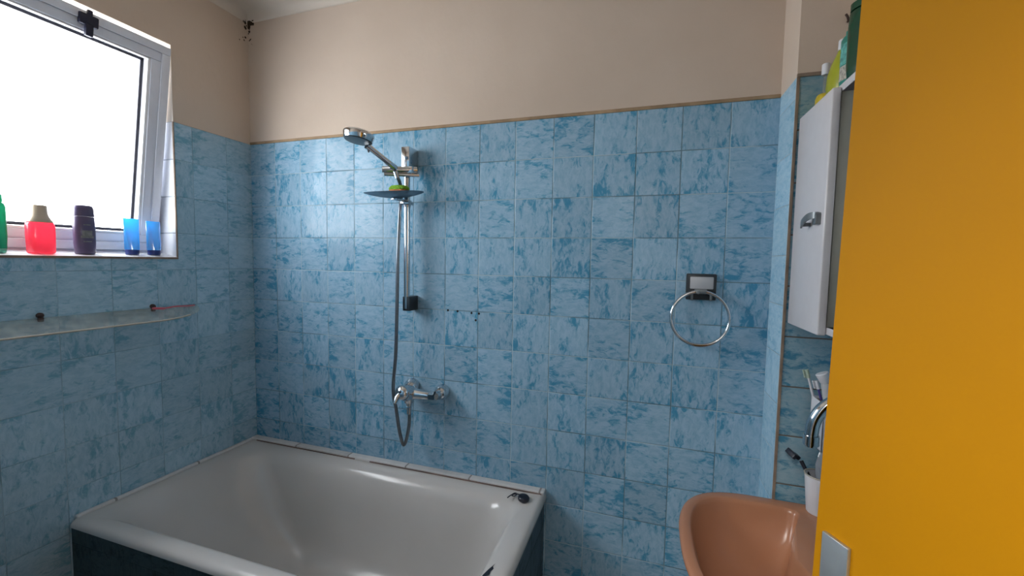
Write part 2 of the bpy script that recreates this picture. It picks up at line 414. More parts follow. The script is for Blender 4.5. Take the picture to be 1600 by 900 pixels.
mb = MB(); quadX(mb, RW, NEAR, BY, 0, TOP, 0, 0); quadX(mb, RW, NEAR, BY, TOP, CEIL, 1)
o = mb.build('wall_right', ['tile_box', 'plaster']); tag(o, kind='structure')
DX0, DX1 = 1.62, 2.40                                # doorway in the near wall
mb = MB()
quadY(mb, NEAR, 0, DX0, 0, TOP, 0); quadY(mb, NEAR, 0, DX0, TOP, CEIL, 1); quadY(mb, NEAR, DX0, RW, 2.05, CEIL, 1)
quadX(mb, DX0, NEAR - 0.14, NEAR, 0, 2.05, 1); quadX(mb, DX1, NEAR - 0.14, NEAR, 0, 2.05, 1)
quadZ(mb, 2.05, DX0, RW, NEAR - 0.14, NEAR, 1); quadY(mb, NEAR, DX1, RW, 0, 2.05, 1)
o = mb.build('wall_near', ['tile', 'plaster']); tag(o, kind='structure')
# hallway behind the doorway
HY = -2.9
mb = MB()
quadY(mb, HY, 0.6, 3.2, 0, CEIL, 0); quadX(mb, 0.6, HY, NEAR - 0.14, 0, CEIL, 0); quadX(mb, 3.2, HY, NEAR - 0.14, 0, CEIL, 0)
quadY(mb, NEAR - 0.14, 0.6, DX0, 0, CEIL, 0); quadY(mb, NEAR - 0.14, DX1, 3.2, 0, CEIL, 0); quadY(mb, NEAR - 0.14, DX0, DX1, 2.05, CEIL, 0)
o = mb.build('wall_hallway', ['hall']); tag(o, kind='structure')
mb = MB(); quadZ(mb, 0, -0.0, RW, NEAR, 0, 0, 0.3); quadZ(mb, 0, 0.6, 3.2, HY, NEAR, 0, 0.3)
o = mb.build('floor', 'tile_floor'); tag(o, kind='structure')
mb = MB(); quadZ(mb, CEIL, 0, RW, NEAR, 0, 0); quadZ(mb, CEIL, 0.6, 3.2, HY, NEAR, 0)
# soft cove where ceiling meets the walls in the far left corner
def cove(p0, p1, inward):
    p0 = Vector(p0); p1 = Vector(p1); inward = Vector(inward); L_ = []
    for i in range(7):
        a = math.pi / 2 * i / 6; off = inward * 0.035 * (1 - math.sin(a)); dz = -0.035 * (1 - math.cos(a))
        L_.append((p0 + off + Vector((0, 0, dz)), p1 + off + Vector((0, 0, dz))))
    for (a, b), (c, d) in zip(L_, L_[1:]): mb.face([a, b, d, c], 0, smooth=True)
cove((0, 0, CEIL), (BX, 0, CEIL), (0, -1, 0)); cove((0, NEAR, CEIL), (0, 0, CEIL), (1, 0, 0))
ce = mb.build('ceiling', 'ceiling'); tag(ce, kind='structure')
# mould in the corner under the ceiling
m_ = MB()
for i in range(46):
    t = random.random() ** 1.6; z = CEIL - 0.012 - 0.13 * t; s_ = random.uniform(0.002, 0.0085) * (1.3 - t)
    onback = random.random() < 0.62; w = abs(random.gauss(0, 0.018)) + 0.003
    c = Vector((w, -0.0012, z)) if onback else Vector((0.0012, -w, z))
    ax = (0, -1, 0) if onback else (1, 0, 0)
    m_.lathe(c, ax, [(0, s_), (0.0008, s_ * 0.7)], 7, squash=random.uniform(0.5, 1.3))
for (x, z, r) in ((0.008, CEIL - 0.030, .014), (0.022, CEIL - 0.038, .010), (0.034, CEIL - 0.042, .007), (0.008, CEIL - 0.052, .010)):
    m_.lathe((x, -0.001, z), (0, -1, 0), [(0, r), (0.0012, r * 0.6)], 9)
m_.build('mould_stain', 'mould', wb)

# ------------------------------------------------------------------ window
win = Thing('window_1', (-0.06, (WY0 + WY1) / 2, SB), kind='structure')
mb = MB()
fx0, fx1, fw_ = -0.185, -0.125, 0.034
mb.box((fx0, WY0, SB - 0.015), (fx1, WY1, SB + fw_ - 0.008), 0, 0.003); mb.box((fx1 - .001, WY0, SB - 0.015), (-.100, WY1, SB + .006), 0, 0.002); mb.box((fx0, WY0, WZ1 - fw_), (fx1, WY1, WZ1), 0, 0.003)
mb.box((fx0, WY0, SB), (fx1, WY0 + fw_, WZ1), 0, 0.003); mb.box((fx0, WY1 - fw_, SB), (fx1, WY1, WZ1), 0, 0.003)
win.part('frame', mb, 'pvc')
TILT = math.atan2(0.125, 0.815)
# sash local frame: X outward normal(-thickness) .. built upright with inner face at x=0, then tilted into the room about its foot
ST = Matrix.Translation((-0.102, 0, 1.508)) @ Matrix.Rotation(TILT, 4, 'Y')
SY0, SY1, SH, SW, TH_ = -1.44, -0.362, 0.807, 0.062, 0.045
def sash_part(name, boxes, mat, parent=None, bev=0.002):
    mb = MB()
    for a, b in boxes: mb.box(a, b, 0, bev)
    bmesh.ops.transform(mb.bm, matrix=ST, verts=mb.bm.verts)
    return win.part(name, mb, mat, parent=parent)
sash = sash_part('sash', [((-TH_, SY0, 0), (0, SY1, SW)), ((-TH_, SY0, SH - SW), (0, SY1, SH)),
                          ((-TH_, SY0, SW), (0, SY0 + SW, SH - SW)), ((-TH_, SY1 - SW, SW), (0, SY1, SH - SW)),
                          ((-0.001, SY0, 0.0), (0.010, SY1, 0.030)), ((-0.001, SY0, SH - 0.03), (0.006, SY1, SH)),
                          ((-0.001, SY1 - 0.030, 0.03), (0.006, SY1, SH - 0.03)), ((-0.001, SY0, 0.03), (0.006, SY0 + 0.03, SH - 0.03))], 'pvc', bev=0.003)
b0 = 0.016
iy0, iy1, iz0, iz1 = SY0 + SW, SY1 - SW, SW, SH - SW
sash_part('glazing_bead', [((-0.029, iy0, iz0), (-0.004, iy1, iz0 + 0.008)), ((-0.029, iy0, iz1 - 0.006), (-0.004, iy1, iz1)),
                           ((-0.029, iy0, iz0), (-0.004, iy0 + 0.010, iz1)), ((-0.029, iy1 - 0.010, iz0), (-0.004, iy1, iz1))], 'bead', sash, 0.001)
g = 0.010; e = 0.010
sash_part('gasket', [((-0.033, iy0 + e, iz0 + .008), (-0.0285, iy1 - e, iz0 + .008 + g)), ((-0.033, iy0 + e, iz1 - .006 - g), (-0.0285, iy1 - e, iz1 - .006)),
                     ((-0.033, iy0 + e, iz0), (-0.0285, iy0 + e + g, iz1)), ((-0.033, iy1 - e - g, iz0), (-0.0285, iy1 - e, iz1))], 'rubber', sash, 0.0)
mb = MB(); mb.face([(-0.030, iy0, iz0), (-0.030, iy1, iz0), (-0.030, iy1, iz1), (-0.030, iy0, iz1)])
bmesh.ops.transform(mb.bm, matrix=ST, verts=mb.bm.verts); win.part('glass_pane', mb, 'glass', parent=sash)
ly = -0.622
mb = MB()
mb.box((0.0, ly - 0.026, SH - 0.046), (0.016, ly + 0.026, SH - 0.010), 0, 0.004)
mb.box((0.006, ly - 0.011, SH - 0.080), (0.020, ly + 0.011, SH - 0.040), 0, 0.004)
mb.box((0.002, ly - 0.004, SH - 0.012), (0.014, ly + 0.010, SH + 0.006), 0, 0.003)
bmesh.ops.transform(mb.bm, matrix=ST, verts=mb.bm.verts); win.part('latch', mb, 'latch')
mb = MB()
for y in (SY0 + 0.12, SY1 - 0.12): mb.tube([(-0.135, y, SB + 0.03), (-0.110, y, SB + 0.016), (-0.098, y, SB + 0.012)], 0.006, 8)
win.part('hinge', mb, 'grey_metal')

# ------------------------------------------------------------------ bottles on the sill
def sz(x): return WZ0 + (0.004 - x) / 0.104 * (SB - WZ0) + 0.0004
BXx = -0.035
def bottle_parts(t, name, loops, mat, label=None):
    mb = MB(); mb.loft(loops); return t.part(name, mb, mat, label, ang=50)
# pink
y, z = -0.742, sz(BXx)
t = Thing('shower_gel_bottle', (BXx, y, z), 'clear bottle of pinkish red liquid with flared beige cap on the window sill', 'bottle')
bottle_parts(t, 'body', [sup(BXx, y, z + h, a * 0.55, a, n_) for h, a, n_ in ((0, .029, 3), (.004, .0325, 3.2), (.05, .0335, 3.4), (.092, .0335, 3.4), (.100, .031, 3), (.103, .024, 2.6))], 'pink_liquid')
bottle_parts(t, 'cap', [sup(BXx, y, z + h, min(a * 0.7, .018), a, n_) for h, a, n_ in ((.1005, .0325, 2.8), (.106, .029, 2.6), (.118, .0225, 2.3), (.128, .0195, 2.2), (.154, .0182, 2.2), (.156, .017, 2.2))], 'beige_cap')
# purple
y = -0.630
t = Thing('shampoo_bottle', (BXx, y, z), 'dark purple oval shampoo bottle with a pale printed label on the window sill', 'bottle')
bottle_parts(t, 'body', [sup(BXx, y, z + h, b, a, 2.6) for h, a, b in ((0, .024, .014), (.003, .027, .016), (.04, .0295, .017), (.09, .030, .017), (.128, .0285, .016), (.130, .0275, .015))], 'purple')
bottle_parts(t, 'cap', [sup(BXx, y, z + h, b, a, 2.6) for h, a, b in ((.1308, .0278, .0155), (.134, .0285, .016), (.160, .027, .015), (.168, .024, .013), (.170, .018, .010))], 'purple')
mb = MB()
def patch(mb, y0, y1, z0, z1, r, cx, cy, hy, hx, n_=2.6):
    k = 10; P0 = []; P1 = []
    for i in range(k + 1):
        yy = y0 + (y1 - y0) * i / k; u = min(0.999, abs(yy / hy)); x_ = hx * (1 - u ** n_) ** (1 / n_) + r
        P0.append((cx + x_, cy + yy, z0)); P1.append((cx + x_, cy + yy, z1))
    for i in range(k): mb.face([P0[i], P0[i + 1], P1[i + 1], P1[i]], smooth=True)
patch(mb, -.014, .014, z + .062, z + .082, .0004, BXx, y, .030, .017)
for zz, w in ((.056, .018), (.060, .018), (.042, .012), (.100, .010)): patch(mb, -w, w, z + zz, z + zz + .0035, .0006, BXx, y, .030, .017)
t.part('label', mb, 'label_dim')
# blue tubes standing on their caps
for y, (wt, hh), lab in ((-0.487, (.0265, .138), 'shiny blue cosmetic tube standing on its navy cap in front of the window sash corner'),
                         (-0.412, (.0255, .134), 'shiny blue cosmetic tube standing on its navy cap closest to the tiled window reveal')):
    x = BXx - 0.002; z = sz(x)
    t = Thing('cosmetic_tube', (x, y, z), lab, 'tube', 'blue cosmetic tubes on the sill')
    bottle_parts(t, 'cap', [sup(x, y, z + h, a * .82, a, 2.2) for h, a in ((0, .0195), (.002, .0205), (.017, .0215), (.019, .021))], 'navy', 'navy cap')
    bottle_parts(t, 'body', [sup(x, y, z + h, b, a, n_) for h, a, b, n_ in ((.0193, .0225, .0185, 2.2), (.03, .0232, .018, 2.2), (.07, .0242, .013, 2.2), (.105, .0255, .0075, 2.4), (hh - .008, wt, .0022, 3), (hh, wt, .0016, 3))], 'blue_tube')
# green at the left edge
y = -0.853; z = sz(BXx)
t = Thing('conditioner_bottle', (BXx, y, z), 'green plastic bottle cut off by the left photo edge on the window sill', 'bottle')
bottle_parts(t, 'body', [sup(BXx, y, z + h, .017, a, 2.8) for h, a in ((.012, .0325), (.05, .0345), (.14, .0345), (.150, .031), (.153, .026))], 'green_body')
bottle_parts(t, 'base', [sup(BXx, y, z + h, .016, a, 2.8) for h, a in ((0, .029), (.003, .031), (.0115, .032))], 'green_clear')
bottle_parts(t, 'cap', [sup(BXx, y, z + h, .015, a, 2.6) for h, a in ((.1535, .029), (.175, .028), (.178, .025))], 'green_body')

# ------------------------------------------------------------------ acrylic shelf on the left wall
ZB, ZF, SX = 1.281, 1.2455, 0.118
ye, y0 = -0.285, -1.12
t = Thing('wall_shelf', (0, -0.72, 1.26), 'long translucent acrylic shelf with rounded end fixed to the tiles under the window', 'shelf')
mb = MB()
outline = []
K = 14
for i in range(K + 1):                               # rounded far end
    a = math.pi / 2 * i / K; outline.append((SX * math.sin(a) ** 0.9 if i else 0.0, ye - 0.23 * (1 - math.cos(a))))
n_ = 16
for i in range(1, n_ + 1): outline.append((SX, ye - 0.23 + (y0 + 0.10 - ye + 0.23) * i / n_))
for i in range(1, K + 1):
    a = math.pi / 2 * (1 - i / K); outline.append((SX * math.sin(a), y0 + 0.10 * math.cos(a)))
def shz(x): return ZB + (ZF - ZB) * x / SX
mb.loft([[(x + 0.0005, y, shz(x) - 0.005) for x, y in outline], [(x + 0.0005, y, shz(x)) for x, y in outline]])
t.part('shelf_board', mb, 'clear_plastic')
mb = MB()
mb.tube([(x + 0.001, y, shz(x) - 0.0025) for x, y in outline[8:-4]], 0.0032, 8)
t.part('front_edge', mb, 'cream_plastic')
for yy, zz in ((-0.771, 1.290), (-0.449, 1.288), (-1.06, 1.288)):
    mb = MB(); mb.lathe((0, yy, zz), (1, 0, 0), [(0, .009), (.006, .009), (.009, .006), (.014, .0055), (.016, .004)], 14)
    mb.box((0, yy - .006, zz - .020), (.012, yy + .006, zz - .006), 0, .002); t.part('screw', mb, 'tin', 'brown screw')
# pink razor lying on it
t = Thing('razor', (0.03, -0.40, 1.275), 'pink disposable razor lying on the acrylic shelf', 'razor')
zr = shz(0.03) + 0.004
mb = MB(); mb.tube(spline([(.040, -.445, zr + .003), (.034, -.42, zr + .004), (.028, -.38, zr + .006), (.020, -.33, zr + .003), (.012, -.295, zr + .002)]), [.0028] * 32 + [.0022], 8)
t.part('handle', mb, 'pink')
mb = MB(); mb.box((-.022, -.006, -.004), (.022, .006, .004), 0, .002, mat=Matrix.Translation((.042, -.452, zr + .006)) @ Matrix.Rotation(.35, 4, 'Z'))
t.part('razor_head', mb, 'pink')

# ------------------------------------------------------------------ shower set
RX, RY = 0.903, -0.057
t = Thing('shower_rail', (RX, 0, 1.30), 'vertical chrome shower rail with square brackets on the blue tiled wall', 'rail')
mb = MB(); mb.tube([(RX, RY, 1.285), (RX, RY, 1.93)], 0.0125, 20); t.part('rail', mb, 'chrome')
mb = MB(); mb.box((RX - .018, -.072, 1.862), (RX + .019, 0, 1.945), 0, .003); t.part('bracket', mb, 'chrome')
mb = MB(); mb.box((RX - .014, -.068, 1.276), (RX + .019, 0, 1.336), 0, .003); t.part('bracket', mb, 'plate_black', 'dark square bracket')
mb = MB()                                            # slider clamp with its handset holder
mb.box((RX - .022, RY - .026, 1.835), (RX + .040, RY + .026, 1.864), 0, .006)
mb.tube([(RX - .065, -.135, 1.843), (RX + .045, -.055, 1.853)], .0130, 14)
mb.tube([(RX - .060, -.128, 1.826), (RX + .050, -.048, 1.832)], .0075, 12)
t.part('slider', mb, 'chrome')
# handset
hp = Vector((0.828, -0.262, 1.935)); hb = Vector((0.884, -0.118, 1.852))
t = Thing('hand_shower', tuple(hb), 'round chrome hand shower with dark spray face hooked on the shower rail slider', 'shower head')
nrm = Vector((-.085, -.11, -.985)).normalized()
mb = MB(); mb.lathe(hp - nrm * 0.018, nrm, [(-.004, .004), (-.003, .028), (.001, .048), (.006, .0550), (.011, .0560), (.028, .0520), (.032, .0500)], 40)
t.part('head_shell', mb, 'chrome')
mb = MB(); mb.lathe(hp - nrm * 0.018, nrm, [(.0322, .0495), (.0345, .047), (.0355, .02)], 40)
hd = t.part('spray_face', mb, 'plate_black', 'dark spray face')
d_ = (hb - hp); d_.normalize()
mb = MB(); a_ = hp + d_ * .038 + nrm * .006
mb.tube([a_, a_ + (hb - a_) * .15, a_ + (hb - a_) * .4, a_ + (hb - a_) * .8, hb, hb + (hb - a_).normalized() * .008], [.013, .0115, .0105, .0115, .0125, .010], 16)
t.part('handle', mb, 'chrome')
mb = MB(); q = hp + nrm * .012 + d_ * .045; mb.tube([q, q + nrm * .012 + d_ * .006], [.004, .003], 8); t.part('selector_lever', mb, 'plate_black')
# hose
t = Thing('shower_hose', (0.87, -.1, 0.9), 'long dark metallic shower hose looping from hand shower to the mixer', 'hose')
pts = [(.888, -.114, 1.822), (.897, -.105, 1.802), (.884, -.066, 1.765), (.874, -.055, 1.735), (.872, -.062, 1.68), (.873, -.078, 1.5), (.873, -.084, 1.3), (.871, -.090, 1.1), (.861, -.094, .95),
       (.872, -.088, .86), (.884, -.086, .78), (.896, -.083, .725), (.905, -.082, .712), (.916, -.081, .735), (.927, -.080, .79), (.930, -.080, .83), (.929, -.080, .866)]
mb = MB(); mb.tube(spline(pts, 8), 0.0072, 12)
t.part('hose', mb, 'chrome_dark')
mb = MB(); mb.tube([(.929, -.080, .848), (.929, -.080, .876)], .0105, 14); t.part('hose_nut', mb, 'chrome')
mb = MB(); mb.tube([(.886, -.115, 1.836), (.893, -.111, 1.812)], .0095, 12); t.part('hose_nut', mb, 'chrome')
# mixer
t = Thing('shower_mixer', (.95, 0, .93), 'chrome single lever bath mixer on the tiles above the tub', 'faucet')
zm = .932
for x in (.897, 1.045):
    mb = MB(); mb.lathe((x, 0, zm + (.008 if x < 1 else 0)), (0, -1, 0), [(0, .036), (.004, .036), (.020, .031), (.034, .024), (.042, .018)] if x < 1 else [(0, .033), (.006, .0335), (.022, .0315), (.036, .026), (.044, .019)], 32); t.part('flange', mb, 'chrome')
mb = MB()
mb.lathe((.870, -.072, zm), (1, 0, 0), [(0, .014), (.006, .024), (.03, .028), (.06, .027), (.10, .021), (.135, .0185), (.15, .0185)], 28)
mb.lathe((1.018, -.072, zm), (1, 0, 0), [(0, .0195), (.018, .0205), (.032, .0195)], 6)
mb.tube([(1.045, -.035, zm), (1.045, -.072, zm)], .016, 20); mb.tube([(.897, -.035, zm), (.897, -.072, zm)], .018, 20)
mb.lathe((.926, -.080, zm + .004), (0, -1, .18), [(-.02, .028), (.012, .032), (.028, .031), (.040, .026)], 30)
mb.lathe((.929, -.080, zm - .05), (0, 0, 1), [(0, .012), (.012, .0125), (.014, .019), (.05, .022)], 24)
t.part('mixer_body', mb, 'chrome')
mb = MB()
mb.lathe((.922, -.112, zm + .014), (0, -1, .35), [(0, .028), (.008, .0305), (.018, .029), (.026, .022), (.030, .010)], 30)
mb.tube([(.920, -.128, zm + .016), (.913, -.146, zm + .002), (.908, -.156, zm - .018)], [.012, .011, .008], 12)
t.part('lever', mb, 'chrome')
mb = MB(); mb.lathe((.925, -.1405, zm + .026), (.1, -1, .35), [(0, .005), (.002, .0045)], 12); t.part('indicator', mb, 'black')

# soap dish on the rail
dc = Vector((.891, -.137, 1.748))
t = Thing('soap_dish', tuple(dc), 'smoky blue oval soap dish clipped on the shower rail', 'soap dish')
mb = MB()
L_ = []
for h, f_ in ((-.022, .30), (-.021, .42), (-.015, .66), (-.008, .84), (-.001, .97), (.002, 1.0), (.002, .985), (-.005, .83), (-.011, .66), (-.016, .42)):
    L_.append([(dc.x + math.cos(a) * .131 * f_, dc.y + math.sin(a) * .062 * f_ , dc.z + h * .7 + .002 * math.cos(2 * a)) for a in (2 * math.pi * k / 48 for k in range(48))])
mb.loft(L_); t.part('dish', mb, 'smoke_dish')
mb = MB(); mb.box((RX - .02, RY - .022, 1.712), (RX + .02, RY + .022, 1.728), 0, .005); mb.box((RX - .024, -.135, 1.722), (RX + .004, RY, 1.734), 0, .004); mb.tube([(RX, RY, 1.704), (RX, RY, 1.73)], [.0145, .019], 18)
t.part('clamp', mb, 'chrome')
t = Thing('sponge', (dc.x + .030, dc.y, dc.z - .010), 'small green and orange scouring sponge lying in the soap dish', 'sponge')
sx_, sy_ = dc.x + .028, dc.y - .002
mb = MB(); mb.loft([sup(sx_, sy_, dc.z + h, a, a * .62, 2.8) for h, a in ((-.0035, .036), (-.001, .039), (.010, .040), (.0105, .039))]); t.part('sponge_base', mb, 'sponge_orange')
mb = MB(); mb.loft([sup(sx_, sy_, dc.z + h, a, a * .62, 2.6) for h, a in ((.0107, .039), (.013, .0415), (.020, .040), (.027, .032), (.029, .018))]); t.part('scouring_pad', mb, 'sponge_green')

# ------------------------------------------------------------------ bathtub
t = Thing('bathtub', (0.75, -0.36, 0), 'white enamelled bathtub built in between dark tiled panels in the corner', 'bathtub')
mb = MB()
X0, X1, Y0, Y1 = 0.001, 1.505, -0.728, -0.0005
loops = [rrect(X0, X1, Y0, Y1, .010, .556), rrect(X0, X1, Y0, Y1, .012, .566), rrect(X0 + .001, X1 - .003, Y0 + .003, Y1, .016, .573),
         rrect(X0 + .002, X1 - .010, Y0 + .011, Y1 - .001, .022, .5795), rrect(X0 + .004, X1 - .022, Y0 + .024, Y1 - .002, .03, .582),
         rrect(X0 + .035, X1 - .055, Y0 + .050, Y1 - .055, .07, .579),
         rrect(X0 + .055, X1 - .078, Y0 + .066, Y1 - .080, .10, .570), rrect(X0 + .075, X1 - .096, Y0 + .082, Y1 - .100, .12, .552),
         rrect(X0 + .10, X1 - .110, Y0 + .096, Y1 - .115, .13, .520), rrect(X0 + .15, X1 - .125, Y0 + .110, Y1 - .130, .14, .440),
         rrect(X0 + .23, X1 - .145, Y0 + .130, Y1 - .150, .14, .330), rrect(X0 + .32, X1 - .175, Y0 + .150, Y1 - .170, .13, .240),
         rrect(X0 + .40, X1 - .22, Y0 + .180, Y1 - .200, .11, .198), rrect(X0 + .48, X1 - .30, Y0 + .23, Y1 - .25, .08, .186)]
mb.loft(loops, cap0=False)
basin = t.part('tub_basin', mb, 'enamel', 'white enamel basin', ang=60)
mb = MB(); mb.lathe((1.24, -.37, .1865), (0, 0, 1), [(0, .030), (.002, .029), (.003, .022), (.001, .018), (-.001, .005)], 24, cap0=False); t.part('drain', mb, 'chrome')
mb = MB(); mb.box((.001, Y0 + .006, 0), (X1 - .010, Y0 + .036, .558)); 
for f in mb.bm.faces:
    for l in f.loops: l[mb.uv].uv = (l.vert.co.x / .1, l.vert.co.z / .1)
o = t.part('front_panel', mb, 'tile_dark', 'dark tiled front panel')
mb = MB(); mb.box((X1 - .033, Y0 + .036, 0), (X1 - .010, -.001, .558))
for f in mb.bm.faces:
    for l in f.loops: l[mb.uv].uv = (l.vert.co.y / .15 + .3, l.vert.co.z / .15)
o = t.part('end_panel', mb, 'tile_end', 'slate blue tiled end panel')
# chipped enamel near the front right corner
mb = MB()
def rimz(x, y): return .5835
P = [(1.428, -.497), (1.436, -.470), (1.443, -.452), (1.447, -.440), (1.445, -.455), (1.450, -.462), (1.445, -.475), (1.447, -.488), (1.438, -.498), (1.437, -.520), (1.427, -.526), (1.431, -.510)]
mb.face([(x, y, .5795) for x, y in P]); 
chip = t.part('enamel_chip', mb, 'black', 'black chipped spot')
# white tile strip along both walls
mb = MB()
def strip(a, b, axis):
    mb.box(a, b)
mb.box((0.0, -.034, .572), (1.500, -.0003, .5915), 0, .004); mb.box((0.0003, -.712, .572), (.016, -.034, .5905), 0, .004)
for f in mb.bm.faces:
    for l in f.loops:
        c = l.vert.co
        l[mb.uv].uv = ((c.x - .282) / .30 + 10, .5) if c.y > -.0345 else ((c.y) / .30 + 10, .5)
o = mb.build('trim_2', ['strip']); tag(o, kind='structure')
mb = MB(); mb.box((.04, -.0375, .576), (.62, -.033, .5845)); mb.box((.70, -.0372, .576), (1.49, -.033, .5850))  # dark line drawn as the shade in the gap between tile strip and rim
mb.build('shadow_gap', 'gap_shade', o)

# plug with its cord
px_, py_, pz_ = 1.434, -.094, .5825
t = Thing('bath_plug', (px_, py_, pz_), 'black rubber bath plug with a short cord on the tub corner', 'plug')
mb = MB(); mb.lathe((px_, py_, pz_ - .001), (0.1, 0, 1), [(0, .019), (.004, .0215), (.012, .022), (.016, .019), (.018, .010)], 24); t.part('stopper', mb, 'black')
cord = [(px_ - .012, py_ + .004, pz_ + .014), (px_ - .020, py_ + .014, pz_ + .010), (px_ - .032, py_ + .022, pz_ + .005), (px_ - .046, py_ + .018, pz_ + .004), (px_ - .048, py_ + .006, pz_ + .005), (px_ - .036, py_ + .003, pz_ + .007),
        (px_ - .030, py_ + .014, pz_ + .010), (px_ - .042, py_ + .024, pz_ + .006), (px_ - .054, py_ + .008, pz_ + .003), (px_ - .060, py_ - .010, pz_ + .003)]
mb = MB(); mb.tube(spline(cord, 6), .0022, 8); t.part('cord', mb, 'black')

# ------------------------------------------------------------------ towel ring
cx, cz = 2.031, 1.412
t = Thing('towel_ring', (cx, 0, 1.38), 'chrome towel ring hanging from dark square plate on the blue tiles', 'towel ring')
mb = MB(); mb.box((cx - .049, -.014, cz - .044), (cx + .047, 0, cz + .046), 0, .004); pl = t.part('wall_plate', mb, 'plate_black', 'dark wall plate')
mb = MB(); mb.box((cx - .037, -.0165, cz - .006), (cx + .037, -.013, cz + .036), 0, .003); t.part('plate_insert', mb, 'insert', 'pale grey rectangular insert', parent=pl)
mb = MB(); mb.box((cx - .022, -.034, cz - .022), (cx + .016, -.012, cz - .006), 0, .003)
mb.box((cx - .034, -.026, cz - .045), (cx - .026, -.012, cz - .018), 0, .002); mb.box((cx + .026, -.026, cz - .045), (cx + .034, -.012, cz - .018), 0, .002)
mb.lathe((cx - .012, -.034, cz - .017), (0, -1, 0), [(0, .006), (.004, .006), (.006, .004)], 14)
t.part('clip', mb, 'grey_metal')
mb = MB(); R_ = .0915; ccz = cz - .018 - R_ + .004
mb.tube([(cx - .003 + R_ * math.sin(a), -.028 - .006 * (1 - math.cos(a)), ccz + R_ * math.cos(a)) for a in (2 * math.pi * k / 64 for k in range(64))], .0060, 12, closed=True)
t.part('ring', mb, 'chrome')

# ------------------------------------------------------------------ washbasin
t = Thing('washbasin', (RW, -.47, .80), 'peach coloured ceramic washbasin on the right wall behind the yellow door', 'sink')
def bo(xl, xr, hy, z, n_=2.7, bulge=0.0, cy=-.47, k=72, flat=True):
    """basin outline: rounded at the left, xr at the right"""
    out = []; cxm = xl + (xr - xl) * .5; hx = (xr - xl) / 2
    for i in range(k):
        a = 2 * math.pi * i / k; c, s_ = math.cos(a), math.sin(a)
        nn = n_ if c < 0 else (9.0 if flat else 4.5)
        e1 = 2 / nn
        x = math.copysign(abs(c) ** e1, c) * hx; y = math.copysign(abs(s_) ** e1, s_) * hy
        xx = cxm + x
        if bulge and c > 0: xx -= bulge * abs(c) * max(0, 1 - abs(y / hy) ** 1.6)
        out.append((xx, cy + y, z))
    return out
mb = MB()
loops = [bo(2.12, RW - .0005, .16, .62), bo(2.04, RW - .0005, .22, .68), bo(1.985, RW - .0005, .262, .74), bo(1.962, RW - .0005, .276, .775),
         bo(1.955, RW - .0005, .281, .790), bo(1.957, RW - .0008, .279, .797), bo(1.964, RW - .002, .272, .800),
         bo(1.981, 2.300, .238, .8005, 2.7, .085), bo(1.984, 2.297, .235, .7985, 2.7, .085), bo(1.988, 2.293, .231, .788, 2.7, .084),
         bo(1.995, 2.288, .224, .765, 2.6, .083), bo(2.012, 2.275, .205, .722, 2.5, .07), bo(2.045, 2.250, .172, .68, 2.4, .05, flat=False),
         bo(2.085, 2.220, .120, .657, 2.2, .02, flat=False), bo(2.12, 2.185, .05, .650, 2.0, flat=False)]
mb.loft(loops); t.part('basin', mb, 'pink_ceramic', ang=60)
mb = MB(); mb.lathe((2.15, -.47, .6505), (0, 0, 1), [(0, .024), (.002, .023), (.001, .012)], 20); t.part('drain', mb, 'chrome')
mb = MB(); mb.lathe((2.28, -.47, 0), (0, 0, 1), [(0, .10), (.02, .085), (.3, .07), (.62, .085), (.66, .10)], 28); t.part('pedestal', mb, 'pink_ceramic')
# tap
t = Thing('basin_tap', (2.355, -.455, .80), 'chrome swan neck tap arching over the peach washbasin', 'faucet')
mb = MB(); yt = -.452
arc = [(2.362, yt, .83), (2.364, yt, 1.0), (2.362, yt, 1.10), (2.348, yt, 1.150), (2.318, yt, 1.181), (2.285, yt, 1.186), (2.255, yt, 1.168), (2.236, yt, 1.135), (2.2305, yt, 1.10), (2.2305, yt, 1.083)]
mb.tube(spline(arc, 8), .0140, 18); t.part('spout', mb, 'chrome')
mb = MB(); mb.tube([(2.2305, yt, 1.097), (2.2305, yt, 1.074)], .0165, 20); mb.tube([(2.2305, yt, 1.0725), (2.2305, yt, 1.070)], .0125, 20); t.part('aerator', mb, 'chrome')
mb = MB(); mb.lathe((2.362, yt, .80), (0, 0, 1), [(0, .026), (.004, .026), (.008, .021), (.04, .020), (.05, .013)], 24)
mb.tube([(2.362, yt - .02, .825), (2.362, yt - .06, .83)], [.012, .016], 14); mb.tube([(2.362, yt + .02, .825), (2.362, yt + .06, .83)], [.012, .016], 14)
t.part('tap_body', mb, 'chrome')

# cup with razors at the far corner of the basin
kx, ky = 2.332, -.232
t = Thing('plastic_cup', (kx, ky, .80), 'white tapered plastic cup on the far corner of the washbasin', 'cup')
mb = MB(); mb.lathe((kx, ky, .8002), (0, 0, 1), [(0, .026), (.003, .028), (.108, .0365), (.108, .0345), (.006, .026)], 32, cap1=True); t.part('cup_body', mb, 'white_plastic')
mb = MB(); mb.tube([(kx + .0358 * math.cos(a), ky + .0358 * math.sin(a), .9085) for a in (2 * math.pi * k / 32 for k in range(32))], .0022, 8, closed=True); t.part('rim', mb, 'cream_plastic', 'cream rim')
t = Thing('razor', (kx, ky, .81), 'black razor leaning out of the white cup towards the blue tiles', 'razor')
a0, a1 = Vector((kx + .018, ky - .006, .815)), Vector((2.298, -.190, .925))
mb = MB(); mb.tube([a0, a0.lerp(a1, .5), a1], [.004, .0045, .0055], 10); t.part('handle', mb, 'black')
hm = Matrix.Translation(a1 + Vector((-.012, .006, .010))) @ Matrix.Rotation(.6, 4, 'Y') @ Matrix.Rotation(.4, 4, 'Z')
mb = MB(); mb.box((-.018, -.010, -.006), (.008, .010, .006), 0, .002, mat=hm); mb.box((-.026, -.020, -.008), (-.014, .014, .007), 0, .002, mat=hm); t.part('razor_head', mb, 'black')
